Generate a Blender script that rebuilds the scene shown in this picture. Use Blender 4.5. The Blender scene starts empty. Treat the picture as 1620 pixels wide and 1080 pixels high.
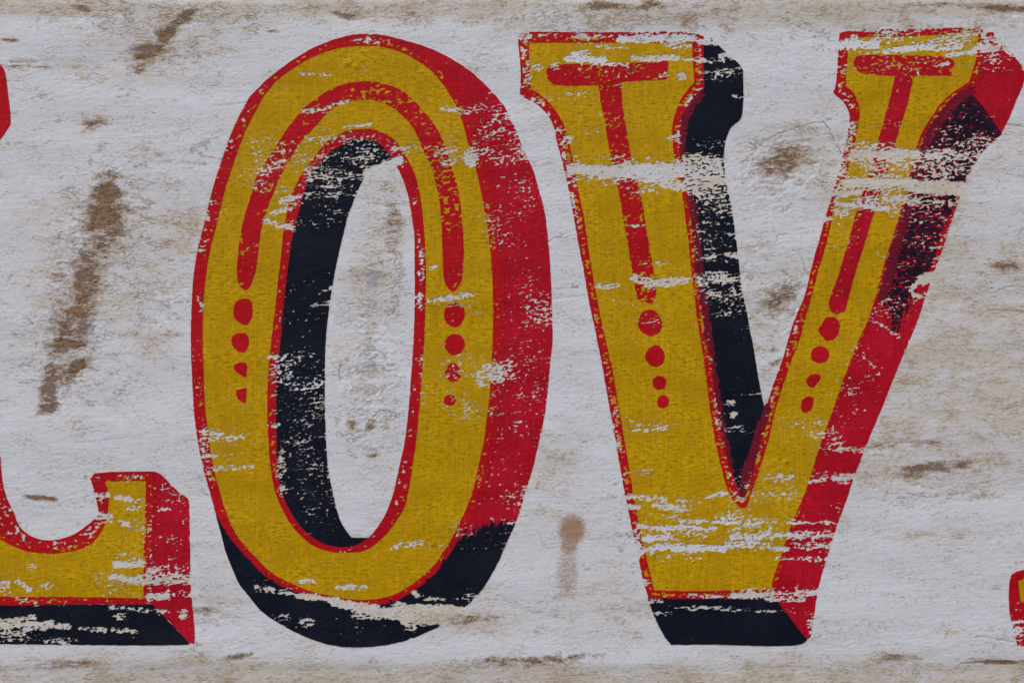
import bpy, math
import numpy as np

# ------------------------------------------------------------------ scale
S = 0.00025            # metres per unit of the working grid (1 unit = 0.25 mm)
CX, CY = 810.0, 540.0  # the grid point the lens looks at
sc = bpy.context.scene

# ------------------------------------------------------------------ camera
cam_d = bpy.data.cameras.new("camera")
cam_d.sensor_width = 36.0
cam_d.lens = 60.0
cam_d.clip_start = 0.01
cam_d.clip_end = 500.0
cam = bpy.data.objects.new("camera", cam_d)
sc.collection.objects.link(cam)
DIST = (1620 * S) * 60.0 / 36.0
cam.location = (0, -DIST, 0)
cam.rotation_euler = (math.radians(90), 0, 0)
sc.camera = cam

# ------------------------------------------------------------------ world, sun, exposure
SUN_EL, SUN_AZ = math.radians(48), math.radians(-40)   # azimuth measured from straight behind the lens, to the left
w = bpy.data.worlds.new("World")
sc.world = w
w.use_nodes = True
nt = w.node_tree
bg = nt.nodes["Background"]
sky = nt.nodes.new("ShaderNodeTexSky")
sky.sky_type = 'NISHITA'
sky.sun_disc = False
sky.sun_elevation = SUN_EL
sky.sun_rotation = math.radians(180) + math.radians(40)
sky.dust_density = 3.0
sky.air_density = 1.0
sky.ozone_density = 1.0
nt.links.new(sky.outputs[0], bg.inputs[0])
bg.inputs[1].default_value = 0.14
sun_d = bpy.data.lights.new("sun", 'SUN')
sun_d.energy = 0.95
sun_d.angle = math.radians(14)
sun_d.color = (1.0, 0.96, 0.90)
sun = bpy.data.objects.new("sun", sun_d)
sc.collection.objects.link(sun)
from mathutils import Vector
to_sun = Vector((math.sin(SUN_AZ) * math.cos(SUN_EL), -math.cos(SUN_AZ) * math.cos(SUN_EL), math.sin(SUN_EL)))
sun.rotation_euler = to_sun.to_track_quat('Z', 'Y').to_euler()
sc.view_settings.view_transform = 'Standard'
sc.view_settings.look = 'None'
sc.view_settings.gamma = 1.0
sc.view_settings.exposure = 0.33

# ------------------------------------------------------------------ working grid (finer inside the part the photo shows)
def axis(a, b, lo, hi, step):
    mid = np.arange(a, b + step * .5, step)
    out, s, v = [], step, mid[0]
    while v > lo:
        s = min(s * 1.12, 7.0); v -= s; out.append(v)
    left = np.array(out[::-1])
    out, s, v = [], step, mid[-1]
    while v < hi:
        s = min(s * 1.12, 7.0); v += s; out.append(v)
    return np.concatenate([left, mid, np.array(out)])
XS = axis(-12, 1632, -330, 1950, 1.5)
YS = axis(-10, 1090, -46, 1120, 1.5)
NX, NY = len(XS), len(YS)
GX, GY = np.meshgrid(XS, YS)
GX = GX.astype(np.float64); GY = GY.astype(np.float64)

# ------------------------------------------------------------------ noise
def _hash(ix, iy, seed):
    h = (ix.astype(np.int64) * 374761393 + iy.astype(np.int64) * 668265263 + seed * 1442695041) & 0xFFFFFFFF
    h = ((h ^ (h >> 13)) * 1274126177) & 0xFFFFFFFF
    return ((h ^ (h >> 16)) & 0xFFFF) / 65535.0 * (2 * math.pi)
def gnoise(x, y, seed):
    ix = np.floor(x); iy = np.floor(y)
    fx = x - ix; fy = y - iy
    u = fx * fx * fx * (fx * (fx * 6 - 15) + 10); v = fy * fy * fy * (fy * (fy * 6 - 15) + 10)
    r = 0
    for dx in (0, 1):
        for dy in (0, 1):
            a = _hash(ix + dx, iy + dy, seed)
            d = np.cos(a) * (fx - dx) + np.sin(a) * (fy - dy)
            r = r + d * (u if dx else 1 - u) * (v if dy else 1 - v)
    return r * 1.5
def fbm(sx, sy, seed, octv=3, ang=0.0, x=None, y=None, gain=.5):
    x = GX if x is None else x; y = GY if y is None else y
    c, s = math.cos(math.radians(ang)), math.sin(math.radians(ang))
    u = (x * c + y * s) / sx; v = (-x * s + y * c) / sy
    r = 0; a = 1.0
    for o in range(octv):
        r = r + a * gnoise(u * 2 ** o + 17.3 * o, v * 2 ** o + 5.1 * o, seed + o * 13)
        a *= gain
    return r
def uniform(n):                    # remap a noise so that its values are spread evenly over 0..1
    q = np.quantile(n[::5, ::5], np.linspace(0, 1, 257))
    return np.interp(n, q, np.linspace(0, 1, 257))
def smooth(e0, e1, v):
    t = np.clip((v - e0) / (e1 - e0), 0, 1)
    return t * t * (3 - 2 * t)

warpx = fbm(26, 16, 71, 2) * 5
warpy = fbm(30, 14, 72, 3) * 3.2

# ------------------------------------------------------------------ painted outlines
def curve(pts, n=6):
    """closed path; (x,y) is a smooth point, (x,y,1) a corner"""
    P = [np.array(p[:2], float) for p in pts]; C = [len(p) > 2 for p in pts]
    N = len(P); out = []
    for i in range(N):
        p1, p2 = P[i], P[(i + 1) % N]
        p0 = P[i - 1] if not C[i] else p1 - (p2 - p1)
        p3 = P[(i + 2) % N] if not C[(i + 1) % N] else p2 + (p2 - p1)
        L = np.linalg.norm(p2 - p1); k = max(1, min(n, int(L / 5)))
        # limit tangents so uneven spacing does not overshoot
        t1 = (p2 - p0); t2 = (p3 - p1)
        t1 = t1 / (np.linalg.norm(t1) + 1e-9) * L; t2 = t2 / (np.linalg.norm(t2) + 1e-9) * L
        for j in range(k):
            t = j / k
            out.append((2*t**3 - 3*t**2 + 1) * p1 + (t**3 - 2*t**2 + t) * t1 + (-2*t**3 + 3*t**2) * p2 + (t**3 - t**2) * t2)
    return np.array(out)
FAR = -60.0
def sdf(pts, pad=34, raw=False):
    """signed distance, positive inside, on the whole grid"""
    poly = np.array(pts, float) if raw else curve(pts)
    x0, y0 = poly.min(0) - pad; x1, y1 = poly.max(0) + pad
    i0, i1 = np.searchsorted(XS, [x0, x1]); j0, j1 = np.searchsorted(YS, [y0, y1])
    out = np.full((NY, NX), FAR)
    X = GX[j0:j1, i0:i1]; Y = GY[j0:j1, i0:i1]
    d2 = np.full(X.shape, 1e9); ins = np.zeros(X.shape, bool)
    a = poly; b = np.roll(poly, -1, 0)
    for (ax, ay), (bx, by) in zip(a, b):
        ex, ey = bx - ax, by - ay
        L2 = ex * ex + ey * ey
        if L2 < 1e-9: continue
        t = np.clip(((X - ax) * ex + (Y - ay) * ey) / L2, 0, 1)
        d2 = np.minimum(d2, (X - ax - t * ex) ** 2 + (Y - ay - t * ey) ** 2)
        if ay != by:
            c = ((ay > Y) != (by > Y)) & (X < (bx - ax) * (Y - ay) / (by - ay) + ax)
            ins ^= c
    d = np.sqrt(d2)
    out[j0:j1, i0:i1] = np.where(ins, d, -d)
    return out
def strip(pts, wd, pad=20):
    """band along an open polyline of given half widths"""
    out = np.full((NY, NX), FAR)
    P = [(p[0], p[1], p[2] if len(p) > 2 else wd) for p in pts]
    for (ax, ay, ra), (bx, by, rb) in zip(P[:-1], P[1:]):
        x0, x1 = sorted((ax, bx)); y0, y1 = sorted((ay, by))
        i0, i1 = np.searchsorted(XS, [x0 - pad, x1 + pad]); j0, j1 = np.searchsorted(YS, [y0 - pad, y1 + pad])
        X = GX[j0:j1, i0:i1]; Y = GY[j0:j1, i0:i1]
        ex, ey = bx - ax, by - ay
        t = np.clip(((X - ax) * ex + (Y - ay) * ey) / (ex * ex + ey * ey + 1e-9), 0, 1)
        d = ra + (rb - ra) * t - np.hypot(X - ax - t * ex, Y - ay - t * ey)
        out[j0:j1, i0:i1] = np.maximum(out[j0:j1, i0:i1], d)
    return out
def box(x0, y0, x1, y1, soft=6):
    return np.clip(np.minimum(np.minimum(GX - x0, x1 - GX), np.minimum(GY - y0, y1 - GY)) / soft, 0, 1)
def blob(cx, cy, rx, ry, ang=0, soft=.5):
    pad = max(rx, ry) * 1.6 + 8
    out = np.zeros((NY, NX))
    i0, i1 = np.searchsorted(XS, [cx - pad, cx + pad]); j0, j1 = np.searchsorted(YS, [cy - pad, cy + pad])
    X = GX[j0:j1, i0:i1] - cx; Y = GY[j0:j1, i0:i1] - cy
    c, s = math.cos(math.radians(ang)), math.sin(math.radians(ang))
    u = (X * c + Y * s) / rx; v = (-X * s + Y * c) / ry
    out[j0:j1, i0:i1] = 1 - smooth(1 - soft, 1 + soft, np.hypot(u, v))
    return out

edge = fbm(13, 11, 5, 3) * 0.9          # unsteady hand of the painter

# --- letter O
O_Y = sdf([(565,73),(590,73),(615,77),(640,85),(665,100),(685,115),(705,140),(720,165),(732,195),(740,225),(748,250),(757,285),(764,320),
 (771,360),(776,400),(779,450),(780,490),(779,540),(777,580),(775,620),(770,660),(765,700),(757,735),(749,772),(737,805),(725,830),(715,850),
 (703,870),(685,895),(655,921),(625,939),(600,946),(565,948),(530,943),(495,935),(470,926),(440,912),(420,897),(405,881),(392,868),(380,853),(368,834),
 (359,812),(352,793),(345,768),(338,740),(333,710),(329,680),(325,648),(323,610),(322,575),(321,540),(321,505),(322,475),(325,445),(329,415),
 (335,385),(343,355),(350,325),(357,298),(366,270),(375,243),(385,216),(395,194),(405,175),(420,149),(440,126),(465,108),(490,93),(515,83),(540,76)])
O_ALL = sdf([(565,54),(580,53),(600,55),(620,59),(650,67),(680,77),(710,91),(740,110),(760,127),(785,152),(800,172),(815,203),(830,240),(843,268),
 (853,302),(862,338),(867,380),(871,430),(873,480),(874,540),(872,560),(868,600),(864,640),(858,675),(852,702),(843,740),(832,775),(822,808),(812,835),
 (800,860),(790,885),(775,912),(760,935),(737,958),(703,985),(680,997),(640,1013),(600,1021),(560,1023),(540,1022),(510,1016),(480,1005),(450,990),(425,975),(410,962),
 (390,938),(378,922),(370,905),(358,875),(351,848),(346,830),(340,808),(333,782),(325,755),(318,725),(312,690),(308,660),(305,620),(303,570),(302,520),
 (304,470),(306,435),(311,400),(317,365),(325,330),(332,302),(341,275),(348,250),(358,225),(368,200),(379,178),(391,158),(405,143),(420,128),(440,112),(465,94),(490,79),(510,70),(535,61)])
O_SHADE = sdf([(620,50,1),(900,50,1),(900,862,1),(700,872,1),(600,400,1)])
O_BLACK = sdf([(300,812,1),(350,812,1),(450,900,1),(600,900,1),(700,862,1),(738,846,1),(760,832,1),(790,826,1),(840,822,1),(840,1060,1),(300,1060,1)])
O_IN_Y = sdf([(575,204),(590,205),(610,212),(628,225),(642,247),(655,272),(665,312),(670,355),(673,400),(674,430),(673,480),(671,540),(667,600),(663,650),(658,700),
 (652,740),(646,778),(637,808),(627,823),(615,840),(600,855),(582,868),(565,873),(530,873),(505,867),(485,855),(465,835),(450,812),(436,780),(428,740),(425,700),
 (423,650),(424,600),(429,540),(437,470),(445,400),(449,362),(460,312),(478,275),(496,250),(512,230),(530,216),(550,207)])
O_IN = sdf([(578,221),(595,225),(608,235),(618,250),(632,272),(645,308),(651,340),(655,370),(656,420),(656,480),(654,540),(650,600),(646,650),(640,700),
 (631,740),(622,780),(611,810),(596,835),(580,852),(562,862),(540,865),(520,862),(497,851),(476,832),(461,811),(447,781),(440,740),(438,700),(437,650),(438,600),(444,540),
 (450,470),(459,400),(466,360),(480,310),(492,275),(507,258),(516,248),(530,236),(546,227),(560,222)])
O_VOID = sdf([(617,254,1),(640,240,1),(700,300,1),(700,800,1),(640,850,1),(584,850,1),(556,850,1),(545,835),(535,814),(527,782),(519,742),(516,700),(514,650),(514,600),(515,540),
 (520,490),(528,440),(536,400),(543,370),(550,342),(558,321),(566,301),(574,284),(580,270,1),(597,261)])
O_INLINE = sdf([(575,129),(600,131),(625,138),(645,150),(665,170),(680,188),(692,205),(700,222),(709,248),(717,272),(727,310),(731,350),(734,400),(731,440),(724,455),(716,462),(708,455),(702,440),(700,400),(698,350),
 (693,310),(684,272),(677,255),(668,235),(660,215),(650,198),(635,182),(618,169),(600,161),(580,158),(560,160),(540,165),(520,177),(505,193),(487,213),(471,231),(459,252),(447,272),(436,298),(424,327),(414,360),
 (409,398),(406,424),(401,440),(397,450),(389,459),(378,451),(375,432),(376,410),(379,382),(384,352),(395,315),(404,284),(412,268),(424,250),(436,233),(450,210),(465,190),(481,171),(500,156),(520,143),(545,133)])
def dot(cx, cy, rx, ry, seed, k=8, ph=0.0):
    r = np.random.RandomState(seed)
    return sdf([(cx + rx * math.cos(ph + 2*math.pi*i/k) * (0.92 + .16 * r.rand()), cy + ry * math.sin(ph + 2*math.pi*i/k) * (0.92 + .16 * r.rand())) for i in range(k)])
O_DOTS = [sdf([(372,478),(384,472),(395,474),(400,487),(398,502),(391,514),(380,511),(371,503),(369,490)]), sdf([(367,533),(374,527,1),(388,526,1),(394,537),(393,548),(386,558),(376,555),(367,545)]),
          sdf([(371,577),(378,573),(389,574),(391,584),(389,597,1),(378,592),(371,585)]), sdf([(373,617),(381,615),(390,614,1),(390,627),(388,638,1),(378,633)]),
          dot(719,497,17,20,5), dot(719,545,16,17,6), dot(717,589,13,15,7,7), dot(711,633,10,9.5,8,7)]

# --- letter V
V_Y = sdf([(837,68,1),(1095,68,1),(1096,95),(1098,131,1),(1088,142),(1077,158),(1068,180),(1063,205),(1065,235),(1070,265),(1078,300),(1083,337),(1088,372),(1091,405),(1095,440),(1099,472),
 (1103,505),(1109,542),(1115,582),(1121,630),(1126,665),(1132,700),(1140,735),(1148,765),(1157,787),(1168,800),(1178,803),(1186,788),(1200,747),(1215,698),(1224,660),(1232,630),(1242,600),
 (1252,570),(1264,540),(1275,500),(1285,465),(1293,432),(1303,400),(1312,365),(1320,325),(1331,295),(1341,268),(1348,245),(1353,222),(1358,195),(1360,175),(1356,158),(1348,145),(1338,137,1),
 (1338,118),(1341,90),(1342,60,1),(1440,57),(1548,52,1),(1545,88),(1538,114),(1533,130,1),(1518,139),(1500,152),(1485,168),(1471,189),(1460,207),(1452,225),(1446,248),(1439,275),(1430,310),
 (1422,342),(1412,375),(1402,405),(1393,438),(1385,470),(1375,500),(1366,522),(1356,542),(1343,577),(1333,602),(1325,625),(1315,655),(1302,690),(1292,720),(1283,750),(1272,782),(1259,812),
 (1247,842),(1236,878),(1226,905),(1218,931,1),(1180,932),(1100,934),(1034,933,1),(1028,905),(1022,880),(1015,850),(1008,812),(1003,788),(997,750),(990,710),(983,665),(975,620),(968,580),
 (959,542),(952,510),(945,475),(937,430),(930,388),(923,340),(915,302),(909,268),(905,248),(900,225),(893,200),(880,177),(865,158),(850,147),(840,141,1),(838,100)])
V_OUT = sdf([(824,53,1),(835,51),(900,51),(1000,51),(1060,50),(1100,53),(1113,58,1),(1113,100),(1114,141,1),(1106,152),(1096,165),(1087,181),(1081,200),(1079,230),(1082,262),(1090,300),(1097,340),(1102,385),(1106,430),(1112,475),
 (1119,520),(1126,560),(1131,600),(1138,650),(1147,700),(1157,742),(1170,782,1),(1183,745),(1196,705),(1207,664),(1215,635),(1222,612),(1230,590),(1240,562),(1247,537),(1254,514),(1263,492),(1271,473),(1277,452),(1282,430),(1289,403),
 (1297,376),(1305,346),(1312,325),(1319,298),(1327,270),(1333,250),(1338,226),(1342,205),(1344,190),(1343,178),(1336,164),(1327,155),(1318,147,1),(1322,134),(1324,110),(1326,80),(1328,52,1),(1360,47),(1450,46),(1520,44),(1554,46,1),
 (1560,90),(1552,128,1),(1530,150),(1500,180),(1480,210),(1465,240),(1452,278),(1440,320),(1425,365),(1408,415),(1394,460),(1380,500),(1362,545),(1340,600),(1320,655),(1300,710),(1285,765),(1265,815),(1250,860),(1236,905),(1226,946,1),
 (1150,947),(1026,946,1),(1018,920),(1011,888),(1002,846),(994,808),(989,783),(982,745),(975,705),(968,665),(960,620),(953,580),(945,540),(940,515),(934,488),(928,455),(922,420),(915,385),(908,345),(900,302),(893,270),(888,250),(881,225),
 (876,202),(867,183),(854,169),(840,159),(828,154),(822,148,1),(824,120),(822,90),(820,62)])
V_SHADE = sdf([(1548,52,1),(1569,50,1),(1590,71),(1616,104,1),(1622,118,1),(1618,136),(1608,158),(1598,184),(1586,208,1),(1578,218),(1560,234),(1548,250),(1536,270),(1527,290),(1518,312),(1510,336),(1500,366),(1490,397),(1477,432),(1465,468),
 (1451,508),(1438,540),(1424,572),(1410,607),(1395,645),(1378,685),(1362,725),(1350,757),(1340,788),(1328,820),(1318,850),(1307,885),(1297,920),(1291,950),(1287,976),(1284,1000),(1282,1007,1),(1274,1012,1),(1245,975,1),(1220,940,1),
 (1245,840),(1280,750),(1320,640),(1360,530),(1390,440),(1420,340),(1440,270),(1465,200),(1505,145),(1535,125)])
V_BLACK_BASE = sdf([(1024,944,1),(1100,944,1),(1223,942,1),(1230,951),(1246,971),(1263,994),(1277,1011,1),(1271,1017),(1258,1020),(1215,1021),(1130,1019),(1062,1019,1),(1058,1015),(1048,1001),(1038,981),(1030,961)])
V_BLACK_LEFT = sdf([(1108,62,1),(1126,60,1),(1145,80),(1160,93),(1171,104,1),(1175,112,1),(1176,150),(1175,170),(1172,187),(1165,195),(1157,201),(1151,212),(1147,227),(1145,250),(1147,275),(1151,300),(1157,328),(1163,370),(1168,410),
 (1171,437),(1175,465),(1181,492),(1186,520),(1191,545),(1195,570),(1200,600),(1206,630),(1212,652,1),(1206,667),(1196,702),(1184,742),(1171,784,1),(1157,742),(1147,700),(1138,650),(1131,600),(1124,545),(1119,512),(1112,470),(1107,420),(1102,370),
 (1097,320),(1090,290),(1083,262),(1080,230),(1082,200),(1088,181),(1097,165),(1107,152),(1112,141,1),(1112,100)])
V_BLACK_RIGHT = sdf([(1537,149,1),(1548,160),(1560,175),(1573,194),(1585,211,1),(1576,221),(1558,236),(1545,252),(1532,275),(1520,298),(1510,325),(1497,355),(1486,380),(1478,410),(1466,435),(1452,450),(1443,472),(1436,495),(1425,518),(1415,529,1),
 (1406,500),(1398,475),(1404,450),(1413,415),(1422,380),(1433,342),(1443,305),(1450,275),(1461,247),(1474,220),(1486,200),(1502,178),(1520,159)])
V_GLAZE_1 = strip([(1110,148,5),(1094,168,6),(1084,188,6),(1080,215,5),(1080,255,4),(1090,297,5),(1098,340,6),(1103,385,6),(1107,430,6),(1113,475,6),(1120,522,6),(1127,565,4),(1133,610,4),(1140,655,4),(1149,700,4),(1159,745,3)], 6)
V_GLAZE_2 = strip([(1214,644,5),(1206,668,6),(1195,703,7),(1184,742,8),(1176,768,7),(1174,782,5)], 7)
V_GLAZE_3 = strip([(1535,143,7),(1512,160,8),(1490,184,8),(1474,208,8),(1462,236,8),(1451,268,8),(1442,305,8),(1432,340,9),(1421,378,9),(1411,412,9),(1402,445,9),(1396,470,7)], 8)
V_T1 = sdf([(864,118),(866,107),(880,102),(960,101),(1010,99),(1057,96,1),(1057,110),(1055,126,1),(983,130,1),(985,165),(991,205),(998,245),(1006,280),(1014,308),(1019,342),(1025,376),(1031,410),(1035,440),(1038,463),(1032,480,1),(1009,476,1),
 (1002,441),(997,410),(990,370),(983,328),(976,292),(969,262),(962,228),(956,190),(950,160),(947,135,1),(885,136),(870,130)])
V_T2 = sdf([(1350,100),(1354,90),(1366,87),(1440,88),(1500,91),(1511,100),(1505,110),(1507,120,1),(1445,120,1),(1440,145),(1431,180),(1422,207),(1413,238),(1403,270),(1393,305),(1384,335),(1376,357),(1368,385),(1358,415),(1348,450),
 (1341,478),(1335,493),(1322,496),(1311,486),(1315,464),(1325,438),(1335,405),(1345,370),(1355,335),(1366,300),(1376,265),(1386,232),(1393,208),(1401,180),(1409,150),(1415,121,1),(1375,118),(1357,114)])
V_DOTS = [dot(1029,511,19,21,11,9), dot(1037,563,15.5,16.5,12), dot(1043,605,11,12,13,7), dot(1049,635,9.5,11.5,14,7,.6),
          sdf([(1300,512),(1308,502),(1320,502),(1328,511),(1328,524),(1322,534),(1310,539),(1298,530),(1295,520)]), dot(1297,561,15.5,14.5,16),
          sdf([(1279,594),(1290,591),(1298,593),(1295,603),(1287,613),(1279,611),(1275,604)]), sdf([(1272,629),(1287,628),(1287,638),(1281,650),(1274,654),(1267,645)])]

# --- letter L, cut by the left edge of the photo
L_Y = sdf([(165,761,1),(231,760,1),(230,810),(228,870),(227,946,1),(160,944),(0,943),(-210,943,1),(-205,905),(-160,880),(-150,850),(-150,160),(-160,135),(-210,110,1),(-210,70,1),(-42,70,1),(-42,110,1),(-70,135),(-80,160),(-78,700),(-60,790),(-30,835),
 (5,855),(25,865),(45,872),(80,875),(110,872),(135,865),(150,855),(160,840),(167,826),(171,805),(172,788),(170,772)])
L_OUT = sdf([(143,757,1),(150,748,1),(180,746),(240,745,1),(243,760),(244,870),(243,956,1),(160,955),(0,957),(-226,957,1),(-222,900),(-175,870),(-165,850),(-165,165),(-175,150),(-226,120,1),(-226,52,1),(-28,52,1),(-28,120,1),(-55,145),(-64,165),(-62,690),
 (-45,740),(-2,720),(1,735),(4,763),(12,790),(21,809),(30,831),(45,845),(62,852),(80,854),(100,851),(120,843),(138,830),(150,820),(157,812,1),(152,790),(148,772)])
L_SHADE = sdf([(240,745,1),(251,748),(262,757),(285,780),(297,788),(299,797),(300,830),(301,870),(302,930),(305,965),(308,1003),(308,1017,1),(300,1018,1),(270,985,1),(238,954,1),(240,850,1)])
L_SHADE_TOP = sdf([(-40,52,1),(-30,60),(0,102),(6,110),(10,126),(14,158),(17,185),(16,198),(9,209),(0,222),(-12,240),(-20,270),(-20,560),(-12,650),(0,725),(3,762,1),(-40,800,1),(-70,600,1),(-68,150,1),(-40,125,1)])
L_BLACK = sdf([(-226,954,1),(0,956),(240,955,1),(262,977),(283,999),(302,1019,1),(200,1020),(0,1018),(-205,1018,1)])
# --- next letter, cut by the right edge of the photo
E_OUT = sdf([(1700,880,1),(1640,893),(1620,900),(1607,904),(1600,909),(1597,921),(1596,945),(1597,966),(1601,986),(1606,1008),(1609,1020,1),(1700,1024),(1790,1022,1),(1790,885,1)])
E_Y = sdf([(1611,918,1),(1640,909),(1700,900),(1776,898,1),(1776,955,1),(1640,954),(1614,951,1)])

# ------------------------------------------------------------------ wear: how much of the paint has flaked away where
W = np.full((NY, NX), 0.010)
def add(region, d):
    global W
    W = np.maximum(W, region * d)
def cap(x0, y0, x1, y1, r, d, soft=4.0):
    f = strip([(x0, y0, r), (x1, y1, r)], r, pad=r + soft + 3)
    add(smooth(-soft, soft * .6, f + warpy * .5), d)
def spot(cx, cy, rx, ry, d, ang=0, soft=.6):
    add(blob(cx, cy, rx, ry, ang, soft), d)
# O, inner black
spot(545,262,75,48,.33,-8,.3); spot(560,245,50,18,.32); spot(515,285,45,18,.40,-6); spot(500,312,45,16,.36,-6); cap(445,318,470,310,4,.8); cap(420,350,465,362,4,.62); cap(430,335,460,330,4,.7)
spot(500,345,50,16,.16); cap(502,465,522,456,2,.6); cap(490,483,522,478,3,.6)
spot(480,480,45,50,.08,0,.4); spot(490,800,40,50,.10); spot(490,770,45,26,.14); spot(475,592,50,38,.30,-6,.4); spot(482,640,50,45,.24,-8,.4); spot(490,690,45,35,.22,-8); spot(490,735,48,30,.20,-8); spot(470,760,24,60,.10); spot(445,745,7,35,.5)
cap(425,566,450,562,3,.6); cap(425,672,440,671,3,.7)
cap(580,272,632,252,6,.95)
# O, arch and left limb
spot(440,240,60,32,.22,-6); spot(425,262,30,20,.35,-6); cap(480,176,520,172,3,.75); cap(478,116,520,118,2.2,.7); cap(545,201,585,197,3,.7); cap(490,220,540,215,5,.5); cap(520,168,552,160,2.5,.7)
spot(560,112,50,6,.10); cap(700,172,722,175,4,.8); spot(735,178,20,4,.5); spot(585,52,20,4,.5); cap(560,66,600,66,2.5,.5); spot(700,235,45,35,.15); spot(405,285,30,18,.22); spot(440,300,18,18,.25)
spot(540,220,60,14,.3); spot(630,232,26,16,.35)
cap(318,683,350,684,3,.6); cap(334,694,384,691,3,.6); cap(322,720,345,719,3.5,.8); cap(340,741,400,738,3,.6); spot(330,700,16,50,.30); spot(370,705,32,30,.16); spot(395,635,26,14,.10); cap(310,627,316,625,1.5,.8)
spot(342,340,34,14,.12); spot(318,395,7,3,.9); spot(320,490,6,9,.5); cap(312,468,316,480,1,.8)
# O, right limb and side
cap(700,258,752,246,5,.55); spot(745,250,12,14,.9); spot(712,240,26,20,.3); spot(775,172,45,8,.28,-4); spot(790,145,18,4,.7); spot(800,215,48,55,.30,-8,.5); spot(800,350,46,50,.16,-8); spot(805,300,50,60,.12); spot(770,240,32,14,.5)
spot(828,305,20,40,.16); spot(815,390,50,60,.07); spot(830,480,40,45,.17); spot(850,490,22,28,.3); spot(820,590,50,60,.18); spot(785,590,22,20,.72); spot(797,576,20,8,.6); spot(762,602,14,14,.6); spot(725,588,40,26,.24)
spot(700,600,40,50,.12); cap(680,475,745,466,4,.72); spot(715,480,26,8,.4); spot(667,425,5,28,.5); spot(664,475,8,14,.6); spot(668,590,6,50,.20); spot(742,487,30,30,.09); cap(680,424,690,421,2,.8)
spot(735,650,18,22,.22); spot(720,648,55,8,.14); spot(810,660,50,50,.12); spot(800,760,50,40,.10); spot(820,785,26,22,.26); cap(775,820,812,826,2.5,.5); spot(760,850,60,28,.12); spot(730,832,20,18,.14)
# O, bottom
cap(625,862,675,858,3,.55); spot(660,866,50,12,.14); cap(474,918,498,918,2.5,.7); cap(532,928,578,928,3.5,.72); cap(405,928,430,930,3,.7); spot(442,934,30,5,.4)
cap(442,934,480,940,3,.8); cap(474,941,530,948,4,.92); cap(525,950,575,962,7,.93); cap(570,962,640,972,9,.95); cap(630,966,700,974,14,.94); cap(690,970,760,975,14,.96); cap(560,972,600,976,5,.7); cap(640,984,690,980,6,.85); cap(670,946,702,947,2.5,.7); cap(655,937,660,940,4,.9)
spot(444,974,16,5,.5); spot(486,984,14,8,.5); spot(650,992,12,6,.7); spot(560,988,120,20,.07); spot(740,944,30,6,.25); cap(540,870,575,862,2,.5); spot(412,915,12,5,.3)
# V, left head
cap(980,62,1095,60,5,.94); cap(1090,62,1130,67,5,.7); cap(915,57,930,60,4,.9); spot(1020,58,95,9,.3); cap(1055,72,1095,73,3.5,.7); cap(945,74,1000,76,3,.5); spot(960,76,80,10,.10)
cap(898,93,955,96,5.5,.95); cap(905,85,930,84,3,.7); cap(955,100,990,103,4,.7); cap(1000,92,1045,92,4,.88); cap(1050,91,1072,92,4,.95); cap(1080,95,1110,94,3,.8); spot(850,107,12,6,.7); spot(877,105,10,6,.6); spot(835,115,6,20,.6); spot(833,60,9,8,.6); spot(831,82,4,6,.6)
spot(1078,120,7,7,.9); spot(1050,118,9,6,.6); spot(960,112,80,12,.12); spot(1005,135,26,5,.25); spot(915,150,26,7,.25); spot(935,200,30,24,.10); spot(975,185,30,50,.06); spot(1070,220,14,8,.5); spot(850,155,30,10,.25); spot(885,207,16,7,.5); spot(898,220,8,8,.5)
cap(1115,66,1132,67,4,.9); cap(1140,88,1160,89,3.5,.9); cap(1110,96,1155,96,1.5,.7); spot(1145,118,36,12,.32,-8); spot(1165,153,9,3,.8); spot(1120,210,40,10,.08); spot(1120,225,30,7,.25)
# V, worn band of the left limb
cap(905,266,985,273,9,.92); cap(975,270,1075,270,11,.93); spot(990,272,90,20,.5); cap(1000,280,1060,286,7,.8); cap(1050,290,1095,296,9,.82); spot(985,252,60,7,.4); cap(1075,262,1100,262,6,.8); spot(1110,262,45,18,.80); spot(1120,283,42,22,.80); spot(1125,305,40,16,.62); spot(1130,330,34,18,.35); spot(1130,372,34,36,.26); cap(1150,403,1168,404,4,.9); spot(1135,410,30,10,.32)
spot(1130,438,34,10,.78); spot(1145,442,26,8,.9); spot(1140,465,34,20,.38); spot(1150,488,30,14,.28); spot(1175,515,20,18,.06); spot(905,275,14,24,.55); spot(900,310,10,26,.25); spot(1095,320,12,28,.2); spot(1018,299,30,10,.25)
cap(945,453,978,452,3,.7); cap(1005,440,1026,446,6,.72); cap(1025,450,1085,442,6,.82); spot(1040,415,34,4,.25); spot(1008,357,14,3,.7); cap(965,475,1010,482,3,.35); spot(1000,478,50,10,.14); spot(1030,508,22,8,.2); spot(1112,445,10,10,.5)
spot(1060,340,40,24,.03); spot(1180,620,26,5,.25); spot(1165,680,26,8,.3); spot(1155,637,10,4,.5); spot(1135,665,9,12,.5); spot(1160,655,6,6,.7); spot(1150,545,30,20,.03)
spot(1015,672,60,12,.22); cap(1003,682,1030,679,3,.6); spot(1045,675,12,5,.5); spot(975,690,10,45,.30); spot(1020,746,44,5,.25); cap(994,784,1050,790,4.5,.75); cap(1035,798,1080,804,4,.8); cap(1070,792,1110,794,2,.5); cap(1120,785,1148,780,3.5,.8); cap(990,800,1010,801,3,.9)
spot(1120,795,120,12,.14); spot(1160,790,14,20,.25); spot(1130,835,140,30,.30,0,.5); cap(1010,832,1130,836,3.5,.85); cap(1075,823,1200,827,3,.75); cap(1018,852,1060,848,5,.85); cap(1010,872,1060,862,4,.9); cap(1040,864,1145,868,5,.93); cap(1160,848,1262,846,5,.78); cap(1150,860,1215,862,5,.7); cap(1215,866,1245,868,3,.8)
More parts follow.
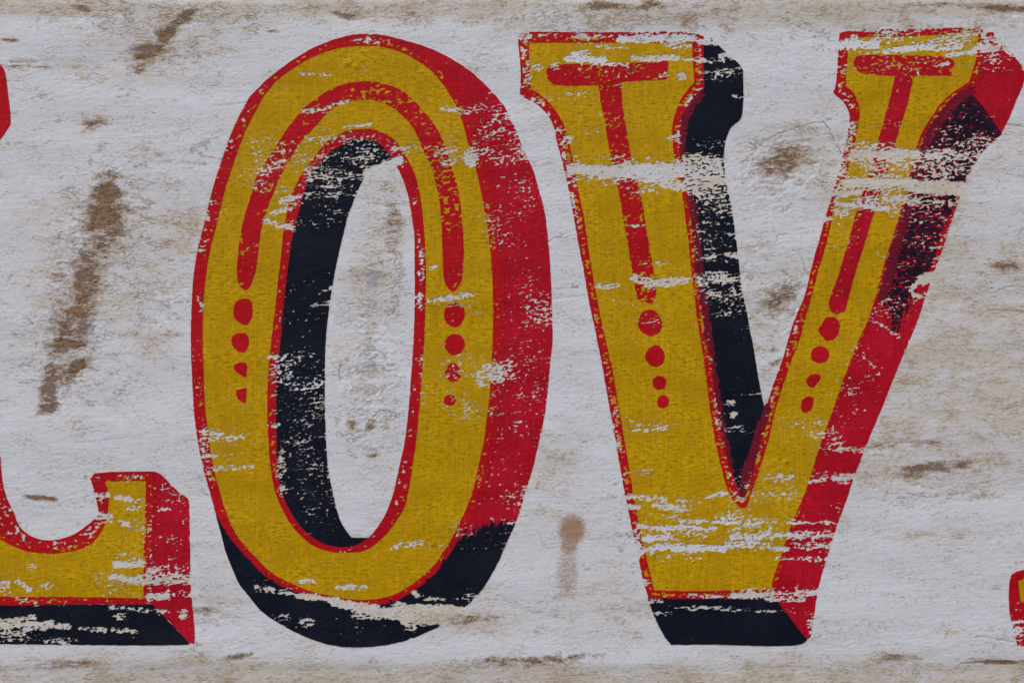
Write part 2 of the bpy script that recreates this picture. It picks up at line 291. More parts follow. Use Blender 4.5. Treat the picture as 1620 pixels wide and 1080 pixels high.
cap(1085,883,1110,884,2.5,.6); spot(1060,880,60,10,.18); spot(1008,860,9,40,.62); spot(1022,920,7,6,.7); spot(1210,760,50,30,.14); spot(1225,780,40,12,.3); spot(1200,820,50,10,.3); spot(1130,815,130,8,.18)
cap(1160,941,1222,938,4,.93); cap(1090,941,1165,943,2,.6); spot(1200,932,40,5,.3); cap(1028,950,1045,951,2,.8); cap(1060,960,1100,961,1.5,.6); cap(1100,959,1220,967,1.7,.62); cap(1035,969,1062,969,1.4,.6); spot(1220,967,12,3,.7)
# V, right limb, bottom
cap(1278,761,1305,757,3,.7); cap(1318,756,1358,752,4.5,.8); spot(1330,755,60,12,.24); cap(1240,826,1335,826,2,.68); spot(1275,845,60,8,.42); cap(1258,863,1325,863,5,.62); spot(1290,865,45,8,.4); cap(1230,884,1312,882,2.2,.6); cap(1260,939,1296,934,4,.72); cap(1215,946,1270,947,4,.75); spot(1260,935,50,8,.32); spot(1255,966,24,5,.3); spot(1282,985,5,14,.6); cap(1328,711,1372,711,3.5,.62); spot(1310,700,26,16,.35); spot(1300,670,55,26,.14)
spot(1365,580,35,40,.10); cap(1355,545,1390,590,3,.25); cap(1345,620,1355,645,3,.4); spot(1335,640,45,50,.10); spot(1330,820,40,26,.10); spot(1260,665,32,6,.25); cap(1290,668,1312,668,3,.5); spot(1290,688,16,6,.5); spot(1240,757,22,8,.5); spot(1230,760,34,12,.2); spot(1265,690,60,40,.06)
# V, right head
cap(1325,72,1385,70,6,.93); cap(1340,66,1350,60,6,.8); cap(1350,48,1395,47,3,.7); cap(1395,60,1440,60,6,.5); cap(1400,80,1475,74,5,.88); cap(1480,66,1545,52,8,.62); cap(1475,75,1520,72,6,.75); cap(1500,87,1542,82,3.5,.85); spot(1440,60,100,18,.38); spot(1370,82,34,6,.3); cap(1550,74,1575,78,5,.92); cap(1556,56,1562,66,5,.8); cap(1578,60,1600,82,7,.8); spot(1570,72,40,26,.3)
spot(1582,93,26,7,.45,-6); spot(1585,110,36,4,.35); spot(1430,103,80,16,.13,-3); cap(1480,104,1500,98,2,.7); spot(1333,100,8,26,.28); spot(1525,100,20,5,.25); cap(1430,110,1455,110,1.5,.5)
spot(1530,185,40,24,.10,0,.4); spot(1520,212,50,16,.22); spot(1530,228,50,14,.45); spot(1405,196,26,12,.12); spot(1345,205,12,12,.35); spot(1340,232,14,24,.45)
spot(1395,233,60,10,.42); cap(1350,243,1450,244,7,.93); spot(1400,246,70,16,.7); spot(1400,262,60,14,.6); cap(1338,290,1440,288,7,.95); spot(1385,290,60,14,.7); cap(1325,306,1360,304,4,.9); cap(1330,322,1405,330,4,.95); cap(1370,320,1410,321,2,.8); spot(1370,316,55,14,.5); cap(1400,312,1450,318,7,.8); spot(1330,290,16,60,.62); spot(1415,330,16,12,.5); cap(1300,345,1312,345,3,.9); spot(1335,342,34,10,.2)
spot(1495,246,60,14,.72); spot(1490,270,55,18,.55); cap(1440,294,1530,300,11,.92); spot(1485,320,55,12,.55); spot(1470,345,50,20,.18); spot(1490,365,22,30,.2); cap(1470,392,1485,390,2,.8)
spot(1460,400,45,40,.16); spot(1430,470,40,26,.26); cap(1490,432,1460,442,9,1.,2); cap(1462,440,1440,458,4,.98,2); cap(1455,468,1445,466,3,.95,2); cap(1365,506,1385,508,1,.7); cap(1385,508,1422,532,1,.8); spot(1400,400,12,8,.3); spot(1400,490,30,14,.2); spot(1330,390,20,4,.3); spot(1345,380,30,8,.12)
# L
cap(185,786,206,789,3.5,.9); spot(218,800,18,10,.5); cap(150,812,172,818,6,.75); cap(190,826,202,828,4,.8); spot(222,845,22,26,.24); cap(182,893,225,890,5,.93); spot(200,880,32,10,.3); cap(176,912,215,917,5,.9); cap(218,916,300,916,8,.74); cap(235,943,262,943,5,.85); spot(200,925,70,24,.17); spot(262,906,40,12,.42)
cap(265,937,302,940,4,.6); spot(290,971,8,8,.8); spot(7,923,12,6,.8); cap(28,918,45,930,4,.8); spot(75,925,9,5,.8); spot(50,895,9,4,.7); cap(0,987,50,982,9,.8); cap(40,992,80,986,6,.85); spot(20,1004,32,8,.6); spot(100,989,14,5,.85); spot(135,994,10,3,.7); cap(150,996,165,995,4,.7); cap(178,996,215,998,2.5,.7)
spot(40,1012,90,5,.4); spot(190,975,12,6,.6); cap(175,960,240,966,3,.6); spot(252,967,14,5,.7); spot(102,1016,9,3,.8); cap(163,765,230,752,2,.5); spot(165,783,14,5,.7); cap(258,790,290,793,2,.4); cap(250,806,268,805,3,.6); cap(0,935,40,947,3,.4); spot(240,870,12,60,.15); spot(50,930,120,30,.05)
# next letter
spot(1612,965,14,12,.35); spot(1610,998,8,8,.9); spot(1615,985,20,26,.3); cap(1600,983,1630,982,2,.8)
spot(272,830,26,60,.10); spot(275,850,26,8,.25); spot(270,775,26,16,.16)
# patchiness of the flaking
cluster = uniform(fbm(60, 22, 33, 3, -5))
W = np.clip(W * np.where(W < .5, 0.35 + 1.3 * cluster, 1), 0, 1)
chipA = uniform(fbm(9.2, 2.9, 101, 3, -8, gain=.5))               # streaky flakes following the grain
chipB = uniform(fbm(5.8, 3.9, 202, 2, -10, gain=.45))               # rounder specks
chipC = uniform(fbm(38, 2.0, 707, 2, -9, gain=.5))                 # long dry scratches
chip = uniform(np.maximum(np.maximum(chipA, 0.975 * chipB), .97 * chipC))
shal = uniform(fbm(8, 4.6, 303, 3, -6, gain=.5))
grain_line = uniform(fbm(60, 2.2, 404, 2, -3))
def keep(extra=0.0, mul=1.0, streak=0.0):
    d = np.clip(W * mul + extra, 0, 1.02)
    n = chip if streak == 0 else uniform(chip * (1 - streak) + grain_line * streak)
    return ((1 - d) - n) * 22
def shallow(d):
    return ((1 - d) - shal) * 22

# ------------------------------------------------------------------ relief of the board
H = fbm(420, 90, 900, 2) * 1.6                                    # slight waviness of the wood
H += fbm(110, 9, 910, 2, -4) * 0.07
H += smooth(-.2, .5, fbm(190, 80, 931, 2)) * fbm(26, 3.4, 911, 2, -16) * .16                                # raised grain under the paint
H += fbm(16, 8, 920, 3, -8) * 0.13                                    # brushed, lumpy coats
rough_zone = smooth(-.1, .5, fbm(170, 90, 930, 2))
H += (0.2 + rough_zone) * fbm(8, 4, 940, 2, -8) * 0.10
H += -2.2 * smooth(8, -12, GY) - 2.5 * smooth(1046, 1062, GY) * .35 # eased long edges
for (x, y, r, a) in ((551,100,5,2.2),(562,106,4,1.4),(1244,730,3.5,2.2),(1091,908,3,-1.2),(430,690,3,-.6),(1452,767,3,-1)):
    H += a * np.exp(-((GX - x) ** 2 + (GY - y) ** 2) / (r * r))
H += (blob(590,560,45,190,0,.5) * .8 + blob(130,450,70,220,12,.5) * .7 + blob(1225,300,70,60,0,.5) * .5) * np.abs(fbm(15, 10, 944, 3)) * 1.1
# hidden knots: low rings in the wood
for (x, y, rx, ry, a) in ((1215,470,44,60,-20),(1235,262,60,42,-25),):
    c, s = math.cos(math.radians(a)), math.sin(math.radians(a))
    wx_, wy_ = GX - x + warpx * 1.6, GY - y + warpy * 2.2
    rr = np.hypot((wx_*c + wy_*s)/rx, (-wx_*s + wy_*c)/ry)
    H += -.9 * np.exp(-((rr - 1) / .05) ** 2) * .5 - .8 * np.exp(-(rr / .7) ** 2)

# single long cracks in the white ground
crack = np.zeros((NY, NX)); _r = np.random.RandomState(8)
for pts, hw, jit in (([(1205,224),(1222,216),(1250,206),(1290,194),(1304,193)],.8,2),([(1303,192),(1312,205),(1315,214),(1324,231),(1331,243)],1.2,2),([(1254,396),(1262,398),(1269,410),(1275,430),(1279,441)],.6,2),([(1590,196),(1604,198),(1630,201)],1.1,1),
    ([(1530,471),(1550,480),(1566,489),(1600,492),(1632,496)],.7,2),([(1555,455),(1580,458),(1600,452),(1632,454)],.8,3),([(866,383),(890,372),(912,365)],.6,1),([(875,458),(915,455)],.9,1),([(868,474),(900,470),(925,467)],.9,1),([(1225,25),(1245,33),(1260,42),(1275,47)],.6,2),
    ([(627,388),(623,398),(628,408),(625,418),(630,428),(622,436)],.9,2),([(632,425),(622,430),(620,440),(632,443),(643,437)],.7,1.5),([(627,450),(619,460),(628,470),(632,478),(626,488),(619,500)],1.,2),([(612,452),(622,448),(632,452)],.6,1.5),([(608,590),(610,615),(601,626),(595,642)],.9,2),([(596,655),(586,662),(580,672),(582,688)],1.1,2),
    ([(538,580),(535,594),(540,604)],.8,1.5),([(546,640),(552,655),(551,672)],.7,2),([(340,168),(370,164),(400,162)],.6,1),([(232,458),(260,458),(300,455)],.7,2),([(1310,708),(1370,702),(1430,698),(1475,703)],.9,2),([(1520,1049),(1560,1046),(1615,1048)],1.4,1),([(1535,1003),(1575,1009),(1606,1016)],.9,1),([(55,88),(75,96),(80,99)],.6,1),([(120,700),(160,697),(200,692)],.5,2),
    ([(1390,505),(1410,500)],.4,1),([(1225,388),(1232,372),(1246,370)],.5,1),([(880,380),(905,373)],.5,1)):
    P_ = []
    for (ax, ay), (bx, by) in zip(pts[:-1], pts[1:]):
        k_ = max(1, int(math.hypot(bx-ax, by-ay) / 4))
        for q_ in range(k_): P_.append((ax+(bx-ax)*q_/k_ + _r.randn()*jit*.35, ay+(by-ay)*q_/k_ + _r.randn()*jit*.45))
    P_.append(pts[-1])
    crack = np.maximum(crack, np.clip(strip(P_, hw, pad=4) + .9, 0, 1.5) / 1.5 * (.65 + .5 * _r.rand()))
crack *= 1 - .5 * smooth(.1, .5, fbm(18, 18, 977, 2))
H -= crack * .7

# ------------------------------------------------------------------ maps of stains on the white ground
stain = np.zeros((NY, NX)); cream = np.zeros((NY, NX)); craze = np.zeros((NY, NX)); violet = np.zeros((NY, NX)); clean = np.zeros((NY, NX))
def put(a, *args, d=1.0):
    np.maximum(a, blob(*args) * d, out=a)
for a in ((240,80,30,10,-8,.9),(225,90,20,6,0,.8),(268,50,20,12,-35,.85),(258,58,14,12,0,.8),(298,22,20,6,-20,.9),(216,110,16,10,-20,.55),(285,35,20,10,-25,.7),
          (170,308,24,20,0,.95),(165,340,30,24,20,.95),(178,365,24,14,20,.8),(175,280,26,10,0,.55),(150,358,26,12,0,.7),(185,330,26,14,0,.6),
          (138,440,22,26,10,.85),(130,470,18,30,10,.7),(124,495,26,13,0,.9),(108,545,32,14,-10,.85),(122,580,22,10,-25,.95),(120,520,26,26,0,.65),(78,612,14,36,5,.85),(76,645,20,10,-10,.85),(100,590,22,26,20,.6),(160,385,30,24,15,.55),(140,415,26,22,10,.6),(112,515,30,30,10,.6),(145,460,16,40,15,.5),(150,400,26,20,0,.5),(100,440,16,14,0,.4),(95,500,18,40,10,.45),
          (62,787,20,5,8,.85),(82,789,8,4,0,.8),(950,10,36,7,0,.8),(548,25,22,6,6,.75),(1018,12,50,6,-5,.6),(1035,8,24,8,0,.6),(1590,14,60,6,3,.75),(1480,8,60,4,0,.5),(130,15,14,6,20,.7),(17,64,14,3,0,.8),(40,97,26,4,0,.45),
          (1240,255,42,24,-28,.66),(1250,250,16,8,-20,.8),(1222,270,14,8,-20,.75),(1234,470,34,18,-35,.66),(1228,478,18,9,-25,.82),(1225,487,20,8,0,.5),(1228,575,14,6,-20,.6),(1220,552,14,6,0,.4),(1455,740,30,7,-10,.8),(1500,737,60,9,-6,.6),(1440,752,26,6,0,.6),(1590,420,28,10,8,.62),
          (850,1045,60,7,0,.62),(838,1046,20,6,0,.6),(905,1040,40,6,-5,.45),(105,1050,50,7,-3,.62),(375,1038,26,5,-8,.7),(1590,1047,40,4,0,.85),(1560,1043,36,6,0,.5),(1415,1040,36,7,-5,.5),
          (624,350,14,26,-5,.5),(556,672,10,8,0,.55),(586,672,8,14,20,.55),(590,720,9,6,0,.55),(785,1045,26,6,10,.62),(735,980,60,8,-4,.45),(25,105,50,3,3,.5),(430,50,12,3,0,.6),(150,196,24,12,-20,.5),(1380,707,60,5,-8,.5),(1460,700,60,6,5,.4),(320,965,30,6,0,.5),(1270,60,90,12,0,.12)):
    put(stain, *a[:5], .75, d=a[5] * 1.04)
tan = np.zeros((NY, NX))
for a in ((905,838,22,26,8,1.0),(900,862,16,18,0,.8),(898,905,20,46,0,.62),(900,880,16,60,0,.5),(165,335,28,36,0,.35),(1455,742,26,6,-10,.8),(110,1050,60,8,0,.6),(1085,38,5,12,10,.6),(1340,890,10,10,0,.1)):
    put(tan, *a[:5], .6, d=a[5])
for a in ((80,8,200,20,0,1.),(700,10,420,26,0,.8),(1300,12,420,34,0,.85),(1500,30,240,24,0,.6),(1540,560,240,220,0,.7),(1420,720,200,60,0,.6),(1300,250,110,80,0,.5),(1440,640,90,90,0,.5),(700,1082,1200,34,0,.85),(1400,1060,400,24,0,.7),(950,960,160,40,0,.4),
          (590,440,46,90,0,.5),(605,340,44,70,0,.4),(570,590,40,70,0,.4),(120,430,90,150,0,.45),(260,380,80,110,0,.55),(240,500,60,60,0,.5),(110,100,60,10,0,.5),(250,60,120,70,-20,.55),(340,20,120,22,0,.8),(230,1050,180,18,0,.7),(730,980,120,20,-3,.6),(340,930,30,40,0,.4),(905,870,60,70,0,.15),(870,740,60,70,0,.35),(1200,480,60,110,0,.4),(820,25,100,30,0,.6),(60,560,90,60,0,.3),(150,200,60,24,0,.4),(1560,250,80,50,0,.45)):
    put(cream, *a[:5], .7, d=a[5])
for a in ((280,25,160,40,0,1.),(170,35,60,14,10,1.),(180,38,60,12,0,1.),(930,35,170,22,0,1.),(1080,30,120,30,0,.8),(640,18,280,30,0,.6),(1300,40,360,44,0,.55),(560,25,40,20,0,.5),(170,380,95,160,12,.95),(120,560,90,80,0,.9),(250,370,80,90,0,.65),(240,490,70,50,0,.8),
          (620,380,22,110,-3,1.),(625,470,16,60,0,1.),(590,620,60,90,0,.8),(560,680,40,40,0,.9),(590,560,50,80,0,.5),(225,200,40,70,30,.5),(330,240,40,24,0,.9),(100,190,40,10,-15,.5),(1240,260,80,60,0,.8),(1230,470,60,60,0,.8),(1460,745,120,30,-5,.6),(1500,780,120,24,0,.6),(860,720,60,40,0,.5),(985,850,24,30,0,.6),(780,1045,40,12,0,1.),(860,1044,90,12,0,.8),
          (1440,1040,90,14,0,.6),(250,75,60,60,0,.7),(290,80,50,30,0,.6),(320,1000,40,50,0,.3),(1540,470,90,50,0,.4),(1180,60,90,60,0,.25),(900,460,60,40,0,.3)):
    put(craze, *a[:5], .6, d=a[5])
for a in ((592,434,13,5,0,1.2),(588,447,9,9,0,1.),(590,470,12,40,0,.45),(580,590,18,40,0,.5),(590,420,7,5,0,.5),(584,474,8,3,0,.6),(585,497,7,7,0,.6),(577,580,11,22,5,.5),(572,610,8,8,0,.5),(232,52,6,5,0,.7),(208,75,7,5,0,.7),(140,515,30,14,0,.4),(130,395,18,8,0,.5),(85,610,14,22,0,.4),(1470,745,60,16,0,.3),(120,418,24,14,0,.3),(548,26,22,6,0,.4)):
    put(violet, *a[:5], .6, d=a[5])
for a in ((585,600,40,12,0,.8),(545,610,14,20,0,1.),(595,630,10,20,20,1.),(640,590,18,14,0,.7),(275,470,40,10,-10,.8),(270,500,50,14,-20,.7),(110,40,26,6,20,.5),(150,35,50,7,5,.8),(300,40,24,4,-10,1.),(190,570,40,14,-35,.7),(1420,770,120,14,0,.6),(1560,710,90,14,0,.6),(1400,1020,120,10,-3,.7),(60,1050,80,6,0,.8),(520,505,14,10,0,.9),(605,515,12,7,0,.9),
          (590,480,10,30,0,.5),(860,250,20,20,0,.3),(1590,25,40,4,0,.8),(1225,460,40,60,0,.4),(1350,460,20,10,0,.3),(870,672,22,10,0,.8),(945,600,12,8,0,.8),(900,930,80,26,0,.4),(860,880,40,50,0,.3),(1110,60,60,8,0,.2),(640,505,22,5,0,.5)):
    put(clean, *a[:5], .6, d=a[5])
for m in (stain, tan, violet):
    pass
# flakes in the darkest paint open onto the tan priming, elsewhere onto the white ground
dark_paint = np.clip(np.maximum(np.maximum(np.minimum(O_IN, -O_VOID), V_BLACK_LEFT), np.maximum(np.maximum(V_BLACK_RIGHT, L_BLACK), V_BLACK_BASE)) + 3, 0, 4) / 4
dark_paint = np.maximum(dark_paint, np.clip(np.minimum(O_ALL, O_BLACK) + 2, 0, 4) / 4)
prime = np.clip(np.maximum.reduce([O_ALL, V_OUT, V_SHADE, L_OUT, L_SHADE]) + 2, 0, 4) / 4 * .62
prime *= 1 - np.clip(O_VOID + 1, 0, 2) / 2
prime = np.maximum(prime, dark_paint * (.55 + .5 * smooth(-.2, .4, fbm(60, 40, 950, 2))))
prime = np.maximum(prime, box(1335,225,1540,335,18) * .72)
prime *= 1 - .9 * np.maximum.reduce([blob(1420,70,110,24,0,.3), blob(1040,60,110,10,0,.3), blob(930,94,60,10,0,.3), blob(1375,325,45,10,0,.3), blob(1040,275,70,12,0,.4), blob(475,590,60,30,0,.4), blob(1140,850,150,40,0,.3)])

# ------------------------------------------------------------------ materials
def new_mat(name):
    m = bpy.data.materials.new(name); m.use_nodes = True
    t = m.node_tree; t.nodes.clear()
    o = t.nodes.new("ShaderNodeOutputMaterial"); b = t.nodes.new("ShaderNodeBsdfPrincipled")
    t.links.new(b.outputs[0], o.inputs[0])
    return m, t, b
class NT:
    def __init__(s, t):
        s.t = t
        tc = t.nodes.new("ShaderNodeTexCoord"); mp = t.nodes.new("ShaderNodeMapping")
        mp.inputs['Scale'].default_value = (1 / S,) * 3
        t.links.new(tc.outputs['Object'], mp.inputs[0]); s.co = mp.outputs[0]
    def link(s, a, b):
        if isinstance(a, (int, float)): b.default_value = a
        elif isinstance(a, tuple): b.default_value = a if len(a) == 4 else a + (1,)
        else: s.t.links.new(a, b)
    def noise(s, sx, sz, detail=3, rough=.55, rot=0, dist=0, off=0):
        mp = s.t.nodes.new("ShaderNodeMapping"); mp.inputs['Scale'].default_value = (1 / sx, .05, 1 / sz)
        mp.inputs['Rotation'].default_value = (0, math.radians(rot), 0); mp.inputs['Location'].default_value = (off, 0, off * .7)
        s.t.links.new(s.co, mp.inputs[0])
        n = s.t.nodes.new("ShaderNodeTexNoise"); n.inputs['Scale'].default_value = 1; n.inputs['Detail'].default_value = detail
        n.inputs['Roughness'].default_value = rough; n.inputs['Distortion'].default_value = dist
        s.t.links.new(mp.outputs[0], n.inputs['Vector']); return n.outputs['Fac']
    def attr(s, name):
        a = s.t.nodes.new("ShaderNodeAttribute"); a.attribute_name = name; return a.outputs['Fac']
    def m(s, op, a, b=None, c=None, clamp=False):
        n = s.t.nodes.new("ShaderNodeMath"); n.operation = op; n.use_clamp = clamp
        s.link(a, n.inputs[0])
        if b is not None: s.link(b, n.inputs[1])
        if c is not None: s.link(c, n.inputs[2])
        return n.outputs[0]
    def ramp(s, v, a, b):      # smooth step a..b -> 0..1
        n = s.t.nodes.new("ShaderNodeMapRange"); n.interpolation_type = 'SMOOTHSTEP'
        s.link(v, n.inputs['Value']); s.link(a, n.inputs['From Min']); s.link(b, n.inputs['From Max']); return n.outputs[0]
    def mix(s, f, a, b, mode='MIX'):
        n = s.t.nodes.new("ShaderNodeMix"); n.data_type = 'RGBA'; n.blend_type = mode
        s.link(f, n.inputs[0]); s.link(a, n.inputs[6]); s.link(b, n.inputs[7]); return n.outputs[2]
    def bump(s, h, dist, strength=1.0):
        n = s.t.nodes.new("ShaderNodeBump"); n.inputs['Strength'].default_value = strength; n.inputs['Distance'].default_value = dist * S * .8
        s.link(h, n.inputs['Height']); return n.outputs[0]

def ground_material():
    m, t, b = new_mat("whitewashed_wood"); n = NT(t)
    st, cr, cz, vi, cl, ta, pr = (n.attr(a) for a in ('stain', 'cream', 'craze', 'violet', 'clean', 'tan', 'prime'))
    big = n.noise(120, 40, 3, .6); med = n.noise(22, 9, 4, .6, rot=-6, off=7); fine = n.noise(5, 3, 3, .7, off=3); streak = n.noise(46, 3.2, 3, .65, rot=-5, off=11)
    speck = n.noise(12, 3.4, 4, .62, rot=-7, off=23)
    # white coats
    white = n.mix(n.ramp(med, .3, .7), (.60, .62, .69), (.675, .70, .77))
    c = n.mix(n.ramp(n.m('ADD', n.m('MULTIPLY', fine, .5), n.m('MULTIPLY', streak, .5)), .35, .62), white, n.mix(.3, white, (.50, .47, .44)))
    # cream wash
    cw = n.m('ADD', n.m('MULTIPLY', cr, .75), n.m('MULTIPLY', n.m('SUBTRACT', big, .42), 1.4))
    cw = n.m('ADD', cw, n.m('MULTIPLY', n.m('SUBTRACT', med, .5), 1.6))
    c = n.mix(n.m('MULTIPLY', n.ramp(cw, .08, .92), .78), c, (.50, .44, .35))
    # brown grime held by the grain: short streaks and specks
    sp = n.m('ADD', n.m('MULTIPLY', speck, .62), n.m('MULTIPLY', streak, .38))
    lim = n.m('SUBTRACT', .632, n.m('MULTIPLY', cw, .075))
    c = n.mix(n.m('MULTIPLY', n.ramp(n.m('SUBTRACT', sp, lim), -.04, .075), .78), c, (.27, .18, .095))
    sp2 = n.noise(7, 2.6, 4, .6, rot=-10, off=131)
    zone = n.m('ADD', n.m('MULTIPLY', cw, .10), n.m('MULTIPLY', n.m('SUBTRACT', n.noise(60, 24, 3, .6, rot=-8, off=151), .5), .5))
    c = n.mix(n.m('MULTIPLY', n.ramp(n.m('ADD', sp2, zone), .56, .70), .6), c, (.33, .235, .14))
    sp3 = n.noise(26, 2.4, 4, .66, rot=-6, off=171)
    c = n.mix(n.m('MULTIPLY', n.ramp(n.m('ADD', sp3, n.m('MULTIPLY', zone, .8)), .62, .71), .6), c, (.26, .175, .095))
    # crazing: thin wandering lines
    def wander(sx, sz, wd, off, dist):
        w_ = n.noise(sx, sz, 3, .55, dist=dist, off=off)
        return n.m('SUBTRACT', 1, n.ramp(n.m('ABSOLUTE', n.m('SUBTRACT', w_, .5)), 0, wd))
    ln = n.m('MAXIMUM', wander(30, 17, .026, 31, .5), wander(17, 9, .036, 47, .8))
    brk = n.ramp(n.noise(30, 16, 3, .6, off=61), n.m('SUBTRACT', .65, n.m('MULTIPLY', cz, .20)), n.m('SUBTRACT', .70, n.m('MULTIPLY', cz, .20)))
    lines = n.m('MULTIPLY', n.m('MULTIPLY', ln, brk), n.m('ADD', .35, n.m('MULTIPLY', med, .9)))
    c = n.mix(n.m('MULTIPLY', lines, .68), c, (.24, .14, .06))
    ck = n.ramp(n.attr('crack'), .25, .9)
    c = n.mix(n.m('MULTIPLY', ck, .7), c, (.15, .09, .045))
    # tan bare priming, brown rubbed-through stains
    tf = n.ramp(n.m('ADD', ta, n.m('MULTIPLY', n.m('SUBTRACT', fine, .5), 1.1)), .2, .95)
    c = n.mix(n.m('MULTIPLY', tf, .9), c, n.mix(med, (.36, .20, .09), (.22, .12, .055)))
    rag = n.m('ADD', n.m('MULTIPLY', n.m('SUBTRACT', n.noise(20, 9, 5, .68, rot=-8, off=83), .5), 2.2), n.m('MULTIPLY', n.m('SUBTRACT', n.noise(5, 3.2, 3, .7, off=5), .5), 1.1))
    sf = n.m('ADD', st, rag)
    c = n.mix(n.m('MULTIPLY', n.ramp(sf, .26, .5), .55), c, (.37, .265, .155))
    fringe = n.m('SUBTRACT', 1, n.ramp(n.m('ABSOLUTE', n.m('SUBTRACT', sf, .34)), .0, .05))
    c = n.mix(n.m('MULTIPLY', n.m('MULTIPLY', fringe, n.ramp(st, .02, .2)), .75), c, (.16, .10, .055))
    brown = n.mix(n.ramp(n.noise(10, 5, 4, .7, off=91), .38, .62), (.085, .038, .013), (.255, .125, .040))
    brown = n.mix(n.m('MULTIPLY', n.ramp(n.noise(30, 16, 2, .5, off=15), .45, .6), .6), brown, (.13, .09, .085))
    c = n.mix(n.m('MULTIPLY', n.ramp(sf, .42, .80), .95), c, brown)
    vf = n.ramp(n.m('ADD', vi, n.m('MULTIPLY', rag, .8)), .25, .75)
    c = n.mix(n.m('MULTIPLY', vf, .5), c, (.20, .19, .27))
    # cleaner, bluish white dabs
    cf = n.ramp(n.m('ADD', n.m('MULTIPLY', cl, .75), n.m('ADD', rag, n.m('MULTIPLY', med, .35))), .6, .98)
    c = n.mix(n.m('MULTIPLY', cf, .75), c, (.70, .73, .80))
    # what shows in the flaked spots
    pc = n.mix(n.ramp(med, .35, .65), (.58, .50, .38), (.50, .41, .29))
    c = n.mix(n.m('MULTIPLY', pr, n.m('ADD', .45, n.m('MULTIPLY', n.ramp(fine, .3, .7), .5)), clamp=True), c, pc)
    c = n.mix(n.m('MULTIPLY', n.ramp(n.noise(2.6, 2.2, 2, .6, off=9), .3, .7), .16), c, (.36, .33, .30))
    n.link(c, b.inputs['Base Color'])
    b.inputs['Roughness'].default_value = .58
    b.inputs['Specular IOR Level'].default_value = .25
    hgt = n.m('ADD', n.m('ADD', n.m('MULTIPLY', fine, .38), n.m('MULTIPLY', streak, .22)), n.m('ADD', n.m('MULTIPLY', n.ramp(sf, .4, .8), -.5), n.m('MULTIPLY', lines, -.5)))
    n.link(n.bump(n.m('ADD', hgt, n.m('MULTIPLY', n.noise(2.5, 2, 2, .6, off=19), .2)), 1.5), b.inputs['Normal'])
    return m

def paint_material(name, c0, c1, dirt, dirt_amt, rough=.5, vert=True, thin=((.50,.42,.22), .10, .10, .6)):
    m, t, b = new_mat(name); n = NT(t)
    big = n.noise(70, 50, 3, .6, off=13); br = n.noise(*((3.4, 60) if vert else (60, 3.4)), 3, .6, off=27); fine = n.noise(5, 3, 3, .7, off=3); tiny = n.noise(2.3, 1.8, 2, .6, off=9)
    streak = n.noise(70, 2.6, 3, .65, rot=-2, off=11); speck = n.noise(11, 3.4, 4, .7, rot=-4, off=23)
    v = n.m('ADD', n.m('MULTIPLY', big, .5), n.m('ADD', n.m('MULTIPLY', br, .32), n.m('MULTIPLY', tiny, .14)))
    c = n.mix(n.ramp(v, .36, .68), c0, c1)
    d = n.m('ADD', n.m('MULTIPLY', speck, .55), n.m('ADD', n.m('MULTIPLY', tiny, .25), n.m('MULTIPLY', big, .2)))
    c = n.mix(n.m('MULTIPLY', n.ramp(d, .485, .61), dirt_amt), c, dirt)
    th = n.m('ADD', n.attr('coat'), n.m('MULTIPLY', n.m('SUBTRACT', fine, .5), thin[2]))
    c = n.mix(n.m('MULTIPLY', n.m('SUBTRACT', 1, n.ramp(th, 0, thin[1])), thin[3]), c, thin[0])
    n.link(c, b.inputs['Base Color'])
    b.inputs['Roughness'].default_value = rough
    b.inputs['Specular IOR Level'].default_value = .09
    hgt = n.m('ADD', n.m('MULTIPLY', fine, .3), n.m('ADD', n.m('MULTIPLY', br, .35), n.m('MULTIPLY', tiny, .25)))
    n.link(n.bump(hgt, 1.2), b.inputs['Normal'])
    return m
M_GROUND = ground_material()
M_YELLOW = paint_material("ochre_yellow_paint", (.40, .225, .0005), (.63, .375, .0005), (.16, .092, .002), .72, thin=((.52,.43,.18), .055, .07, .8))
M_RED = paint_material("scarlet_paint", (.37, .0035, .009), (.50, .005, .012), (.22, .002, .006), .4, thin=((.52,.16,.10), .04, .05, .5))
M_CRIMSON = paint_material("crimson_paint", (.33, .003, .012), (.53, .006, .027), (.20, .002, .007), .45, thin=((.50,.16,.16), .04, .06, .5))
M_BLACK = paint_material("blue_black_paint", (.0025, .0045, .012), (.006, .0095, .021), (.012, .011, .014), .5, .6, thin=((.05,.04,.035), .02, .03, .6))
M_BLACK_OVER = paint_material("black_paint_over_crimson", (.0025, .0045, .012), (.006, .0095, .021), (.03, .006, .012), .6, .6, thin=((.045,.005,.020), .24, .24, .92))
M_GLAZE = paint_material("dark_crimson_glaze", (.12, .006, .018), (.24, .008, .026), (.035, .004, .012), .75, thin=((.28,.01,.02), .05, .1, .4))
M_WOODBACK = paint_material("bare_board_edge", (.30, .24, .17), (.40, .33, .24), (.16, .12, .08), .5, .7, False)

